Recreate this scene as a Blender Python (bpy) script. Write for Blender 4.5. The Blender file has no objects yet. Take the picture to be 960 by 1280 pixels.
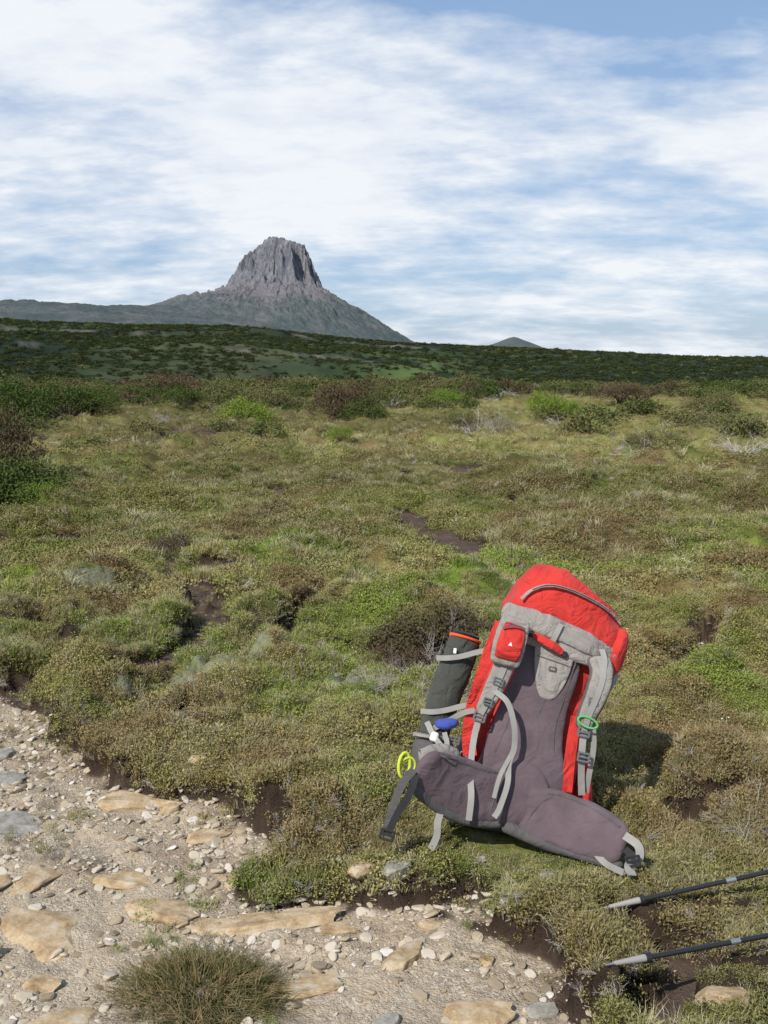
import bpy, math, random
import numpy as np
from mathutils import Vector, Matrix, Euler
from mathutils.bvhtree import BVHTree
rng=np.random.default_rng(11); random.seed(5)
sc=bpy.context.scene
sc.view_settings.view_transform='Standard'; sc.view_settings.look='None'; sc.view_settings.exposure=0

# ------------------------------------------------------------ noise
def h2(ix,iy,s):
    h=(ix*374761393+iy*668265263+s*144269504)&0xffffffff
    h=((h^(h>>13))*1274126177)&0xffffffff
    return ((h^(h>>16))&0xffffff)/float(0xffffff)
def vn(x,y,s=0):
    x=np.asarray(x,float);y=np.asarray(y,float)
    ix=np.floor(x).astype(np.int64);iy=np.floor(y).astype(np.int64)
    fx=x-ix;fy=y-iy
    fx=fx*fx*fx*(fx*(fx*6-15)+10);fy=fy*fy*fy*(fy*(fy*6-15)+10)
    a=h2(ix,iy,s);b=h2(ix+1,iy,s);c=h2(ix,iy+1,s);d=h2(ix+1,iy+1,s)
    return (a*(1-fx)+b*fx)*(1-fy)+(c*(1-fx)+d*fx)*fy
def fbm(x,y,f,o=4,s=0):
    r=0;a=.5;t=0
    for i in range(o):
        r=r+a*vn(x*f+17.3*i,y*f-9.1*i,s+i);t+=a;a*=.5;f*=2.03
    return r/t
def ss(a,b,x):
    t=np.clip((x-a)/(b-a),0,1);return t*t*(3-2*t)

# ------------------------------------------------------------ terrain definition (metres)
PATH=np.array([(-4,5.7),(-2.4,5.15),(-1.8,4.75),(-1.42,4.45),(-1.16,4.0),(-1.08,3.8),(-.66,3.62),(-.40,3.37),(-.34,3.12),
      (-.13,2.97),(.17,2.95),(.24,2.78),(.38,2.57),(.46,2.3),(.52,1.9),(.6,.5),(-4,.5)])
def seg_d(x,y,P):
    d=np.full(np.shape(x),1e9)
    for (ax,ay),(bx,by) in zip(P[:-1],P[1:]):
        ex,ey=bx-ax,by-ay
        t=np.clip(((x-ax)*ex+(y-ay)*ey)/(ex*ex+ey*ey),0,1)
        d=np.minimum(d,np.hypot(x-ax-t*ex,y-ay-t*ey))
    return d
def poly_sd(x,y,P):
    ins=np.zeros(x.shape,bool);n=len(P)
    for i in range(n):
        ax,ay=P[i];bx,by=P[(i+1)%n];ex,ey=bx-ax,by-ay
        c=((ay>y)!=(by>y))&(x<ex*(y-ay)/(ey if ey else 1e-9)+ax);ins^=c
    d=seg_d(x,y,list(map(tuple,P))+[tuple(P[0])])
    return np.where(ins,d,-d)
CH=[([(-1.85,4.7),(-1.5,4.85),(-1.22,5.1),(-1.08,5.5),(-1.1,6.1),(-1.35,6.9),(-1.7,7.8),(-1.95,8.5)],.135),
    ([(-1.1,6.6),(-.75,7.2),(-1.4,7.7)],.08),
    ([(-.68,5.65),(-.45,6.2),(-.25,6.9)],.08),([(-2.7,5.6),(-2.1,5.75),(-1.8,5.6)],.13),
    ([(.05,10.4),(.3,9.8),(.52,9.0),(.74,8.2)],.23),
    ([(-4.3,18.5),(-3.9,20.5),(-4.0,22)],.6),
    ([(1.5,4.95),(1.7,5.6)],.15),([(2.1,5.9),(2.8,6.5)],.13),
    ([(.50,2.80),(.72,2.78),(.80,2.62),(.72,2.35),(.62,2.1)],.085),
    ([(-1.0,11.4),(-2.1,12.4)],.18),([(3.4,7.4),(2.8,7.9)],.13),([(-.85,4.3),(-1.0,4.25)],.06),
    ([(1.0,3.35),(1.4,3.45)],.04)]
def chan(x,y):
    m=np.full(x.shape,-9.)
    for P,w in CH: m=np.maximum(m,w-seg_d(x,y,P))
    return m
CUSH=[(1.42,5.35,.19,1),(-2.3,6.3,.24,1),(-1.95,6.6,.15,0),(-.95,4.55,.15,0),(-.35,5.4,.14,0),(-.62,5.0,.1,0),(-.13,4.0,.08,0),
      (-2.4,6.0,.2,0),(-.45,7.4,.2,1),(-1.3,9.6,.3,0),(2.3,6.9,.2,1),(-.2,4.7,.09,0),(-1.75,6.1,.16,0),(-1.2,8.3,.25,1),(-.75,4.7,.12,0)]
def masks(x,y):
    x=np.asarray(x,float);y=np.asarray(y,float)
    r=np.hypot(x,y)
    a1=fbm(x,y,3.1,5,3)-.5;a2=fbm(x,y,3.1,5,9)-.5
    wx=x+a1*.55;wy=y+a2*.55
    path=np.full(x.shape,-9.);near=r<9
    if near.any(): path[near]=poly_sd(wx[near],wy[near],PATH)
    ch=np.full(x.shape,-9.);nn=r<30
    if nn.any():
        xx,yy=x[nn],y[nn]
        ch[nn]=chan(xx+(fbm(xx,yy,4.,4,21)-.5)*.4,yy+(fbm(xx,yy,4.,4,22)-.5)*.4)-ss(.5,.66,fbm(xx,yy,2.6,3,24))*.10*ss(5,7,r[nn])
    b=fbm(x,y,.9,5,31)
    ch=np.maximum(ch,np.minimum((b-.73)*1.4*ss(3.6,6,r)-.02,.1))
    ch=ch-.2*np.exp(-(((x-PX)/.45)**2+((y-PY+.05)/.3)**2)**2)
    lime=np.zeros(x.shape);pale=np.zeros(x.shape)
    for cx,cy,cr,k in CUSH:
        q=1-np.hypot(x+a1*1.1*cr/.2-cx,(y+a2*1.1*cr/.2-cy)/1.25)/cr
        v=ss(0,.35,q)
        if k: lime=np.maximum(lime,v)
        else: pale=np.maximum(pale,v)
    return path,ch,lime,pale
RA=[-1.2,-.55,-.374,-.14,.016,.06,.11,.17,.374,.6,1.2]
RH=[30,26,24.5,20.5,12.5,10,9,7,2.5,1.5,1.5]
def far(x,y):
    r=np.hypot(x,y);a=x/np.maximum(y,1e-3);a=np.where(y<=0,np.sign(x)*1.2,a)
    H=np.interp(a,RA,RH)+(fbm(x,y,.012,4,61)-.5)*3.0
    left=1-ss(0.02,.12,a)
    floor=-17+(fbm(x,y,.02,4,62)-.5)*12
    s=(r-300)/(350.)+(fbm(x,y,.014,5,63)-.5)*.22
    s=np.clip(s,0,1)
    br=ss(.36,.48,fbm(x,y,.016,4,164))
    c1=ss(.60,.607,s)*.045*left*br;c2=ss(.80,.808,s)*.055*left
    lin=s*s*(3-2*s)
    q=lin*(1-.045*left*br-.055*left)+c1+c2
    z=floor*(1-q)+H*q+(fbm(x,y,.03,5,67)-.5)*7*ss(200,320,r)*(1-ss(.8,1,s))
    n=ss(.42,.58,fbm(x,y,.06,5,64))
    cliff=left*np.maximum(np.exp(-((s-.603)/.007)**2)*br,np.exp(-((s-.804)/.008)**2))*n
    drop=ss(48,190,r+(fbm(x,y,.05,3,65)-.5)*25)
    nearz=(fbm(x,y,.09,3,66)-.5)*.9*ss(9,40,r)
    z=nearz*(1-drop)+z*drop
    beyond=ss(680,2500,r);z=z*(1-beyond)-6*beyond
    return z,cliff*drop
PX,PY=.43,3.15
def height(x,y,full=False):
    x=np.asarray(x,float);y=np.asarray(y,float)
    r=np.hypot(x,y)
    path,ch,lime,pale=masks(x,y)
    e=np.maximum(path,ch)
    veg=1-ss(-.025,.012,e)
    z,cl=far(x,y)
    fade=1-ss(50,120,r);fr=ss(5.5,8,r)
    flat=(1-.88*np.exp(-(((x-PX)/.5)**2+((y-PY+.1)/.42)**2)**1.5))*(1-.85*np.exp(-(((x-.95)/.5)**2+((y-2.58)/.38)**2)**1.5))*(1-.6*fr*np.exp(-(ch/.4)**2))
    w1=(fbm(x,y,2.2,3,140)-.5)*.6;w2=(fbm(x,y,2.2,3,141)-.5)*.6
    bil=np.abs(2*fbm(x,y,1.5,2,41)-1)*1.0
    bil2=np.abs(2*vn((x+w1)*4.2+bil,(y+w2)*4.2,43)-1)
    bil3=np.abs(2*vn((x+w1)*11,(y+w2)*11,44)-1)
    cus=(bil*.23+bil2*.095*(.5+bil)+bil3*.030-.078)*flat
    mid=(np.abs(2*fbm(x+w1,y+w2,.45,3,47)-1))*.38*ss(4.5,9,r)*(1-.5*fr*np.exp(-(ch/.6)**2))
    z=z+fade*(veg*(cus+mid)+(1-veg)*(-.08*(1-.75*fr)+mid*.6)+(1-veg)*(fbm(x,y,7,5,48)-.5)*.05)
    z=z+(lime*.03+pale*.03)*veg*flat
    z=z+.03*np.exp(-((e+.07)/.06)**2)*veg*(1-fr)*flat
    if full: return z,veg,path,ch,lime,pale,cl
    return z
def rampn(t,stops):
    P=[s[0] for s in stops];return np.stack([np.interp(t,P,[s[1][i] for s in stops]) for i in range(3)],-1)
def lerp(a,b,f): return a+(np.asarray(b)-a)*np.asarray(f)[...,None]
def vegcol(x,y):
    r=np.hypot(x,y)
    n1=fbm(x,y,.7,5,301);n2=fbm(x,y,2.4,5,311);n3=fbm(x,y,7,4,321);n4=fbm(x,y,.22,3,331);n5=fbm(x,y,22,3,341)
    base=rampn(n1,[(.34,(.092,.115,.024)),(.46,(.142,.148,.038)),(.54,(.195,.170,.060)),(.66,(.195,.140,.066))])
    f2=rampn(n2,[(.34,(.072,.115,.018)),(.47,(.142,.152,.038)),(.57,(.225,.190,.085)),(.67,(.160,.095,.048))])
    c=base*.35+f2*.65
    c=lerp(c,(.27,.245,.115),ss(.55,.74,n3)*.75)
    c=lerp(c,(.120,.070,.042),ss(.56,.67,fbm(x,y,1.6,4,351))*.75)
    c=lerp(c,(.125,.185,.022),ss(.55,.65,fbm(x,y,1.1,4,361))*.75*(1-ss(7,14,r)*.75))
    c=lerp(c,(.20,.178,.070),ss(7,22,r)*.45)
    c=lerp(c,(.11,.065,.04),np.exp(-(((x-.75)/.25)**2+((y-2.6)/.35)**2))*.7)
    c=c*(.72+.56*ss(.35,.65,n4))[...,None]*(.56+.84*n5)[...,None]
    return c

# ------------------------------------------------------------ material helpers
def newmat(n,rough=.9,spec=.2):
    m=bpy.data.materials.new(n);m.use_nodes=True;nt=m.node_tree;b=nt.nodes['Principled BSDF']
    b.inputs['Roughness'].default_value=rough
    b.inputs['Specular IOR Level'].default_value=spec
    return m,nt,b
def N(nt,t,**k):
    n=nt.nodes.new(t)
    for a,v in k.items(): setattr(n,a,v)
    return n
def noise(nt,vec,scale,detail=4,rough=.55):
    n=N(nt,'ShaderNodeTexNoise');n.inputs['Scale'].default_value=scale;n.inputs['Detail'].default_value=detail;n.inputs['Roughness'].default_value=rough
    nt.links.new(vec,n.inputs['Vector']);return n.outputs['Fac']
def ramp(nt,fac,stops):
    n=N(nt,'ShaderNodeValToRGB');e=n.color_ramp.elements
    while len(e)<len(stops): e.new(.5)
    for el,(p,c) in zip(e,stops):
        el.position=p;el.color=(c if len(c)==4 else (*c,1)) if not isinstance(c,(int,float)) else (c,c,c,1)
    nt.links.new(fac,n.inputs['Fac']);return n.outputs['Color']
def mix(nt,f,a,b,mode='MIX'):
    n=N(nt,'ShaderNodeMix',data_type='RGBA',blend_type=mode)
    for s,v in ((n.inputs[0],f),(n.inputs[6],a),(n.inputs[7],b)):
        if isinstance(v,(int,float)): s.default_value=v
        elif isinstance(v,tuple): s.default_value=(*v[:3],1)
        else: nt.links.new(v,s)
    return n.outputs[2]
def math_(nt,op,a,b=0.,clamp=False):
    n=N(nt,'ShaderNodeMath',operation=op,use_clamp=clamp)
    for s,v in zip(n.inputs,(a,b)):
        if isinstance(v,(int,float)): s.default_value=v
        else: nt.links.new(v,s)
    return n.outputs[0]
def bump(nt,b,h,strength,dist):
    n=N(nt,'ShaderNodeBump');n.inputs['Strength'].default_value=strength;n.inputs['Distance'].default_value=dist
    nt.links.new(h,n.inputs['Height']);nt.links.new(n.outputs[0],b.inputs['Normal'])
def attr(nt,name,out='Fac',typ='GEOMETRY'):
    n=N(nt,'ShaderNodeAttribute');n.attribute_name=name;n.attribute_type=typ;return n.outputs[out]
def pos(nt): return N(nt,'ShaderNodeNewGeometry').outputs['Position']

# ------------------------------------------------------------ ground mesh
def mesh_from(name,V,F,mats=(),smooth=True,attrs=None):
    me=bpy.data.meshes.new(name)
    V=np.asarray(V,np.float32)
    if isinstance(F,np.ndarray):
        k=F.shape[1];me.vertices.add(len(V));me.vertices.foreach_set('co',V.ravel())
        me.loops.add(F.size);me.loops.foreach_set('vertex_index',F.astype(np.int32).ravel())
        me.polygons.add(len(F));me.polygons.foreach_set('loop_start',np.arange(0,F.size,k,dtype=np.int32))
        me.update(calc_edges=True)
    else: me.from_pydata([tuple(v) for v in V],[],F)
    me.polygons.foreach_set('use_smooth',np.full(len(me.polygons),smooth))
    for m in mats: me.materials.append(m)
    for k,v in (attrs or {}).items():
        v=np.asarray(v,np.float32)
        if v.ndim==2:
            a=me.attributes.new(k,'FLOAT_VECTOR','POINT');a.data.foreach_set('vector',v.ravel())
        else:
            a=me.attributes.new(k,'FLOAT','POINT');a.data.foreach_set('value',v)
    me.update();return me
def add(name,me,parent=None,loc=(0,0,0),rot=(0,0,0),scale=(1,1,1)):
    o=bpy.data.objects.new(name,me);sc.collection.objects.link(o);o.location=loc;o.rotation_euler=rot;o.scale=scale
    if parent: o.parent=parent
    return o
def gridfaces(nr,nc,wrap=False):
    i=np.arange(nr-1)[:,None];j=np.arange(nc if wrap else nc-1)[None,:];j2=(j+1)%nc
    return np.stack([i*nc+j,i*nc+j2,(i+1)*nc+j2,(i+1)*nc+j],-1).reshape(-1,4)

ang=np.concatenate([np.linspace(-1.45,-.56,45),np.arange(-.55,.55,.003),np.linspace(.56,1.45,45)])
rad=np.concatenate([np.exp(np.arange(math.log(1.2),math.log(13),.0035)),np.exp(np.arange(math.log(13),math.log(700),.0062)),np.exp(np.arange(math.log(701),math.log(30000),.05))])
A,R=np.meshgrid(ang,rad);gx=(R*np.sin(A)).ravel();gy=(R*np.cos(A)).ravel()-.5
gz,veg,path,ch,lime,pale,cl=height(gx,gy,True)
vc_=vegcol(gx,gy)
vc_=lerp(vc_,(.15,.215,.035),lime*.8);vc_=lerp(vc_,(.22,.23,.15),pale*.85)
farr=np.hypot(gx,gy)
fc=rampn(fbm(gx,gy,.012,6,401),[(.36,(.013,.021,.009)),(.5,(.022,.032,.012)),(.62,(.034,.045,.018)),(.72,(.050,.055,.025))])*(.4+1.2*fbm(gx,gy,.15,4,402))[:,None]
ta=gx/np.maximum(gy,1)
stv=np.exp(-((ta-.035)/.06)**2)*ss(200,300,farr)*(1-ss(470,600,farr))
fc=lerp(fc,(.095,.135,.038),stv*.8*ss(.38,.56,fbm(gx,gy,.03,4,404)))
rc=rampn(fbm(gx,gy,.3,4,403),[(.3,(.05,.048,.043)),(.7,(.17,.15,.13))])
fc=lerp(fc,np.array((.10,.14,.19)),ss(100,600,farr)*.06);fc=fc+(rc-fc)*(cl*.75)[:,None]  # distance haze painted into the far ground colour as a blue tint; then cliff rock
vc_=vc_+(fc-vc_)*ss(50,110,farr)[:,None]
ee=np.maximum(path,ch)
gme=mesh_from('ground',np.stack([gx,gy,gz],1),gridfaces(len(rad),len(ang))[:,::-1],attrs={
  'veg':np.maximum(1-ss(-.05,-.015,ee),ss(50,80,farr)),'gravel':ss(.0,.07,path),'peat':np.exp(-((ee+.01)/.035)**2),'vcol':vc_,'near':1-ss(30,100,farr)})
m,nt,b=newmat('heath_ground',.95,.05)
p=pos(nt)
vc=attr(nt,'vcol','Vector')
fine=noise(nt,p,55,4,.7)
vc=mix(nt,math_(nt,'MULTIPLY',ramp(nt,fine,[(.3,1.),(.55,0.)]),attr(nt,'near')),vc,mix(nt,.6,vc,(.03,.03,.012)))
soil=mix(nt,noise(nt,p,12,5),(.050,.034,.025),(.16,.115,.088))
g1=N(nt,'ShaderNodeTexVoronoi');g1.inputs['Scale'].default_value=120;g1.inputs['Randomness'].default_value=1.
wv=N(nt,'ShaderNodeVectorMath',operation='ADD');nz=N(nt,'ShaderNodeTexNoise');nz.inputs['Scale'].default_value=40;nt.links.new(p,nz.inputs['Vector'])
sc_=N(nt,'ShaderNodeVectorMath',operation='SCALE');sc_.inputs['Scale'].default_value=.02;nt.links.new(nz.outputs['Color'],sc_.inputs[0]);nt.links.new(p,wv.inputs[0]);nt.links.new(sc_.outputs[0],wv.inputs[1]);nt.links.new(wv.outputs[0],g1.inputs['Vector'])
sep=N(nt,'ShaderNodeSeparateColor');nt.links.new(g1.outputs['Color'],sep.inputs[0])
gc=ramp(nt,sep.outputs[0],[(0,(.27,.205,.145)),(.5,(.44,.365,.27)),(.85,(.52,.455,.36)),(1,(.60,.56,.49))])
gc=mix(nt,ramp(nt,noise(nt,p,5,6,.7),[(.36,.15),(.58,.9)]),gc,(.49,.395,.28))
gc=mix(nt,ramp(nt,noise(nt,p,1.7,6,.65),[(.5,0.),(.68,.7)]),gc,(.26,.18,.125))
gc=mix(nt,ramp(nt,fine,[(.36,.4),(.5,0.)]),gc,(.20,.155,.115))
gr=math_(nt,'MULTIPLY',attr(nt,'gravel'),ramp(nt,math_(nt,'ADD',math_(nt,'MULTIPLY',attr(nt,'gravel'),.28),noise(nt,p,2.6,6,.7)),[(.55,.0),(.72,1.)]))
bare=mix(nt,gr,soil,gc);bare=mix(nt,math_(nt,'MULTIPLY',attr(nt,'peat'),.85),bare,(.028,.019,.014))
col=mix(nt,attr(nt,'veg'),bare,vc)
nt.links.new(col,b.inputs['Base Color'])
hh=math_(nt,'ADD',math_(nt,'ADD',fine,noise(nt,p,160,3,.6)),math_(nt,'MULTIPLY',math_(nt,'SUBTRACT',1.,g1.outputs['Distance']),math_(nt,'MULTIPLY',attr(nt,'gravel'),.25)))
bump(nt,b,hh,.9,.011)
gme.materials.append(m);add('ground',gme)

# ------------------------------------------------------------ mountain
def prof(px,pts): return np.interp(px,[a for a,_ in pts],[b for _,b in pts])
L=[(0,147),(6,148),(13,144),(19,138),(25,129),(34,118),(45,105),(54,97),(62,90),(72,83),(88,79),(105,76),(140,68),(165,62),(230,60),(350,61),(420,58),(700,-12)]
Rr=[(0,146),(8,145),(16,142),(22,138),(27,126),(35,112),(41,101),(52,87),(70,78),(90,66),(130,44),(170,20),(230,6),(480,-6),(700,-12)]
M=3.115;th=np.linspace(0,2*math.pi,1100,endpoint=False);rr=np.concatenate([np.linspace(0,80,300),80*np.exp(np.linspace(.01,math.log(700/80),110))])
T,Q=np.meshgrid(th,rr)
cx,cy=np.cos(T),np.sin(T)
warp=(fbm(cx*Q*.06,cy*Q*.06,1,3,700)-.5)*.6
ax_=cx+warp;ay_=cy+warp*.7
colz=np.exp(-((Q-34)/19)**2)
big=np.abs(2*vn(ax_*2.6+3.2,ay_*2.6+1,71)-1);med=np.abs(2*vn(ax_*6+3,ay_*6,72)-1);sm=np.abs(2*vn(ax_*15+3,ay_*15,76)-1)
colm=big*.62+med*.26+sm*.10-.46
Qe=Q*(1+colz*colm*.9)
w=(1+cx)/2;w=w*w*(3-2*w)
hz=prof(Qe,L)*(1-w)+prof(Qe,Rr)*w
stp=hz/7.5+fbm(cx*Q*.1,cy*Q*.1,1,3,705)*3;fr_=stp-np.floor(stp);led=(ss(.15,.85,fr_)-fr_)*7.5
hz=hz+led*.55*ss(92,100,hz)
mx=cx*Q*M;my=cy*Q*M
hz=hz+(fbm(mx,my,.012,5,73)-.5)*7*ss(50,90,Q)+(fbm(mx,my,.05,5,75)-.5)*4+(fbm(mx,my,.14,3,78)-.5)*2*(1-ss(50,80,Q))
rib_=np.abs(2*fbm(ax_*6+2,ay_*6,1,3,710)-1);hz=hz+(rib_-.3)*8*ss(48,62,Q)*(1-ss(110,170,Q))
V=np.stack([mx.ravel()-405,my.ravel()+4000,(1.55+hz*M).ravel()],1)
me=mesh_from('mountain',V,gridfaces(len(rr),len(th),True),smooth=True,attrs={'h':hz.ravel()})
m,nt,b=newmat('dolerite_mountain',.95,.05);p=pos(nt)
mp=N(nt,'ShaderNodeMapping');mp.inputs['Scale'].default_value=(1,1,.3);nt.links.new(p,mp.inputs[0])
st=noise(nt,mp.outputs[0],.035,7,.72);st2=noise(nt,p,.011,5,.6)
rock=ramp(nt,st,[(.34,(.050,.047,.050)),(.46,(.135,.124,.12)),(.6,(.27,.24,.218)),(.72,(.38,.34,.30))])
rock=mix(nt,ramp(nt,st2,[(.42,0.),(.6,.5)]),rock,(.15,.13,.12))
scree=mix(nt,noise(nt,p,.02,5),(.14,.112,.10),(.22,.175,.155))
green=ramp(nt,noise(nt,p,.010,8,.72),[(.38,(.036,.047,.021)),(.49,(.062,.072,.033)),(.59,(.115,.10,.072)),(.70,(.18,.15,.125))])
hn=math_(nt,'ADD',attr(nt,'h'),math_(nt,'MULTIPLY',math_(nt,'SUBTRACT',noise(nt,p,.009,7,.75),.5),85.))
f1=N(nt,'ShaderNodeMapRange');f1.inputs[1].default_value=64;f1.inputs[2].default_value=80;nt.links.new(hn,f1.inputs[0])
hn2=math_(nt,'ADD',attr(nt,'h'),math_(nt,'MULTIPLY',math_(nt,'SUBTRACT',st2,.5),30.))
f2=N(nt,'ShaderNodeMapRange');f2.inputs[1].default_value=84;f2.inputs[2].default_value=92;nt.links.new(hn2,f2.inputs[0])
c=mix(nt,f1.outputs[0],green,scree);c=mix(nt,f2.outputs[0],c,rock)
c=mix(nt,.24,c,(.20,.26,.36));nt.links.new(c,b.inputs['Base Color']);bump(nt,b,st,.9,20)  # aerial haze painted into the mountain's base colour as a bluish mix
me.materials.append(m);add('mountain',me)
rr=np.linspace(0,420,60);th=np.linspace(0,2*math.pi,120,endpoint=False);T,Q=np.meshgrid(th,rr)
hx=np.cos(T)*Q;hy=np.sin(T)*Q
hz=np.interp(Q,[0,12,40,95,160,420],[66,64,53,34,22,-10])+(fbm(hx,hy,.02,4,81)-.5)*5
me=mesh_from('hill',np.stack([(hx+374).ravel(),(hy+3000).ravel(),hz.ravel()+1.5],1),gridfaces(60,120,True))
m,nt,b=newmat('hill_scrub',.95,.05);c=ramp(nt,noise(nt,pos(nt),.03,6,.7),[(.35,(.035,.042,.020)),(.65,(.070,.070,.038))])
c=mix(nt,.18,c,(.19,.26,.37));nt.links.new(c,b.inputs['Base Color']);me.materials.append(m);add('hill',me)  # hill colour blended toward blue to paint in atmospheric haze

# ------------------------------------------------------------ vegetation sources
def leafmat(name,builder):
    m,nt,b=newmat(name,.65,.2)
    nt.nodes.remove(b);d=N(nt,'ShaderNodeBsdfDiffuse');nt.links.new(d.outputs[0],nt.nodes['Material Output'].inputs[0])
    nt.links.new(builder(nt),d.inputs['Color']);return m
def rand(nt): return N(nt,'ShaderNodeObjectInfo').outputs['Random']
def b_mat(nt):
    c=attr(nt,'vcol','Vector','INSTANCER');c=mix(nt,1.,c,(1.42,1.42,1.3),'MULTIPLY')
    r=rand(nt);c=mix(nt,ramp(nt,r,[(.0,.5),(.22,0.)]),c,(.095,.15,.020))
    c=mix(nt,ramp(nt,r,[(.76,.0),(1.,.8)]),c,(.28,.195,.115))
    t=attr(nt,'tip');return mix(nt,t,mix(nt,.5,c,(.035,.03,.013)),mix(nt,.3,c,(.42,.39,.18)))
def b_straw(nt):
    c=mix(nt,rand(nt),(.54,.48,.32),(.28,.26,.12));t=attr(nt,'tip')
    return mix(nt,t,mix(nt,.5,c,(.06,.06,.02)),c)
def b_green(nt):
    c=mix(nt,rand(nt),(.095,.155,.020),(.19,.215,.05));c=mix(nt,.5,c,attr(nt,'vcol','Vector','INSTANCER'));t=attr(nt,'tip')
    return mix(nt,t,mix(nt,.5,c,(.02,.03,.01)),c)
def flat2(a,bb): 
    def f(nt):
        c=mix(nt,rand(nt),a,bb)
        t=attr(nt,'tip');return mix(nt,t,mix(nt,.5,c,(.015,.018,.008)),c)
    return f
MV=leafmat('heath_leaves',b_mat);MS=leafmat('straw_grass',b_straw);MG=leafmat('green_grass',b_green)
MT=leafmat('dead_twig',lambda nt:mix(nt,rand(nt),(.24,.21,.19),(.46,.43,.40)))
MB=leafmat('bark',lambda nt:mix(nt,rand(nt),(.09,.07,.055),(.14,.11,.09)))
MF=leafmat('flower_white',lambda nt:mix(nt,rand(nt),(.6,.58,.5),(.75,.73,.66)))

def blades(n,hmin,hmax,spread,width,lean=.6,seed=0):
    r=np.random.default_rng(seed);V=[];F=[];T=[]
    for i in range(n):
        a=r.uniform(0,6.28);q=spread*math.sqrt(r.uniform());bx,by=q*math.cos(a),q*math.sin(a)
        h=r.uniform(hmin,hmax);da=a+r.normal(0,.9);l=h*r.uniform(.1,lean);dx,dy=math.cos(da)*l,math.sin(da)*l
        sa=r.uniform(0,3.14);sx,sy=math.cos(sa)*width/2,math.sin(sa)*width/2;k=len(V)
        V+=[(bx-sx,by-sy,-.004),(bx+sx,by+sy,-.004),(bx+dx*.35+sx*.8,by+dy*.35+sy*.8,h*.6),(bx+dx*.35-sx*.8,by+dy*.35-sy*.8,h*.6),(bx+dx,by+dy,h*r.uniform(.8,1))]
        F+=[(k,k+1,k+2,k+3),(k+3,k+2,k+4)];T+=[0,0,.7,.7,1]
    return V,F,T
def leaves(n,cen,sig,size,seed,up=.5,asp=.45):
    r=np.random.default_rng(seed);V=[];F=[];T=[]
    for i in range(n):
        c=cen[r.integers(len(cen))];p=np.array(c[:3])+r.normal(0,1,3)*np.array(sig)
        if p[2]<0: p[2]=-p[2]*.3
        d=r.normal(0,1,3);d[2]+=up;d/=np.linalg.norm(d);s=np.cross(d,r.normal(0,1,3));s/=np.linalg.norm(s)+1e-9
        L_=size*r.uniform(.6,1.3);k=len(V)
        V+=[p-d*L_*.5,p+s*L_*asp*.5,p+d*L_*.5,p-s*L_*asp*.5];F.append((k,k+1,k+2,k+3));t=r.uniform(.15,1);T+=[t*.5,t,t,t]
    return V,F,T
def sticks(segs,seed=0):
    V=[];F=[];
    for (a,bb,ra,rb) in segs:
        a=np.array(a,float);bb=np.array(bb,float);d=bb-a;d/=np.linalg.norm(d)+1e-9
        s=np.cross(d,(.3,.5,.81));s/=np.linalg.norm(s);t=np.cross(d,s);k=len(V)
        for c,rd in((a,ra),(bb,rb)):
            for q in range(3): V.append(c+(s*math.cos(q*2.094)+t*math.sin(q*2.094))*rd)
        for q in range(3): F.append((k+q,k+(q+1)%3,k+3+(q+1)%3,k+3+q))
    return V,F
def twigtree(seed,n0,L0,depth,rad0,spread=.8,flat=.7):
    r=np.random.default_rng(seed);S=[];tips=[]
    def grow(p,d,l,rd,k):
        e=p+d*l;S.append((p,e,rd,rd*.65))
        if k==0: tips.append(e);return
        for _ in range(r.integers(2,4)):
            nd=d+r.normal(0,1,3)*spread*.6;nd[2]=nd[2]*flat+.12;nd/=np.linalg.norm(nd);grow(e,nd,l*r.uniform(.6,.9),rd*.62,k-1)
    for i in range(n0):
        a=r.uniform(0,6.28);d=np.array([math.cos(a),math.sin(a),r.uniform(.5,1.4)]);d/=np.linalg.norm(d)
        grow(np.array([0,0,-.02])+np.array([math.cos(a),math.sin(a),0])*L0*.2,d,L0*r.uniform(.6,1.1),rad0,depth)
    return S,tips
def srccol(name,meshes):
    c=bpy.data.collections.new(name)
    for i,me in enumerate(meshes):
        o=bpy.data.objects.new('%s_%02d'%(name,i),me);c.objects.link(o)
    return c
def vm(name,VFT,mat):
    V,F,T=VFT;me=mesh_from(name,np.array(V),F,[mat],smooth=False,attrs={'tip':T});return me
def matclump(seed,n,rad,h,size):
    r=np.random.default_rng(seed);cen=[(rad*math.sqrt(r.uniform())*math.cos(a),rad*math.sqrt(r.uniform())*math.sin(a),h*r.uniform(.2,1)) for a in r.uniform(0,6.28,14)]
    return leaves(n,cen,(rad*.25,rad*.25,h*.35),size,seed,up=.8)
def twm(seed,n0,L0,dep,r0,mat=None,**k):
    V,F=sticks(twigtree(seed,n0,L0,dep,r0,**k)[0]);return mesh_from('twigs',np.array(V),F,[mat or MT],smooth=False)
def flowers(seed):
    r=np.random.default_rng(seed);V=[];F=[]
    for i in range(3):
        x,y,z=r.normal(0,.03),r.normal(0,.03),r.uniform(.025,.05);k=len(V)
        for q in range(5): V.append((x+.003*math.cos(q*1.256),y+.003*math.sin(q*1.256),z+.001*q))
        F.append((k,k+1,k+2,k+3,k+4))
    return mesh_from('fl',np.array(V),F,[MF],smooth=False)
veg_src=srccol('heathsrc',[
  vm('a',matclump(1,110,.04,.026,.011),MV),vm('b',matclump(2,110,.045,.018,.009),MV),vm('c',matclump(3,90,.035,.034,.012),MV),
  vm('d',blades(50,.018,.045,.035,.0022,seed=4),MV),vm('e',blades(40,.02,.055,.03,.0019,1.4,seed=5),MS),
  vm('f',blades(50,.018,.042,.035,.0025,seed=6),MG),twm(7,6,.022,3,.0010,flat=.5),vm('h',matclump(8,90,.035,.018,.010),MG),flowers(9)])

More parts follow.
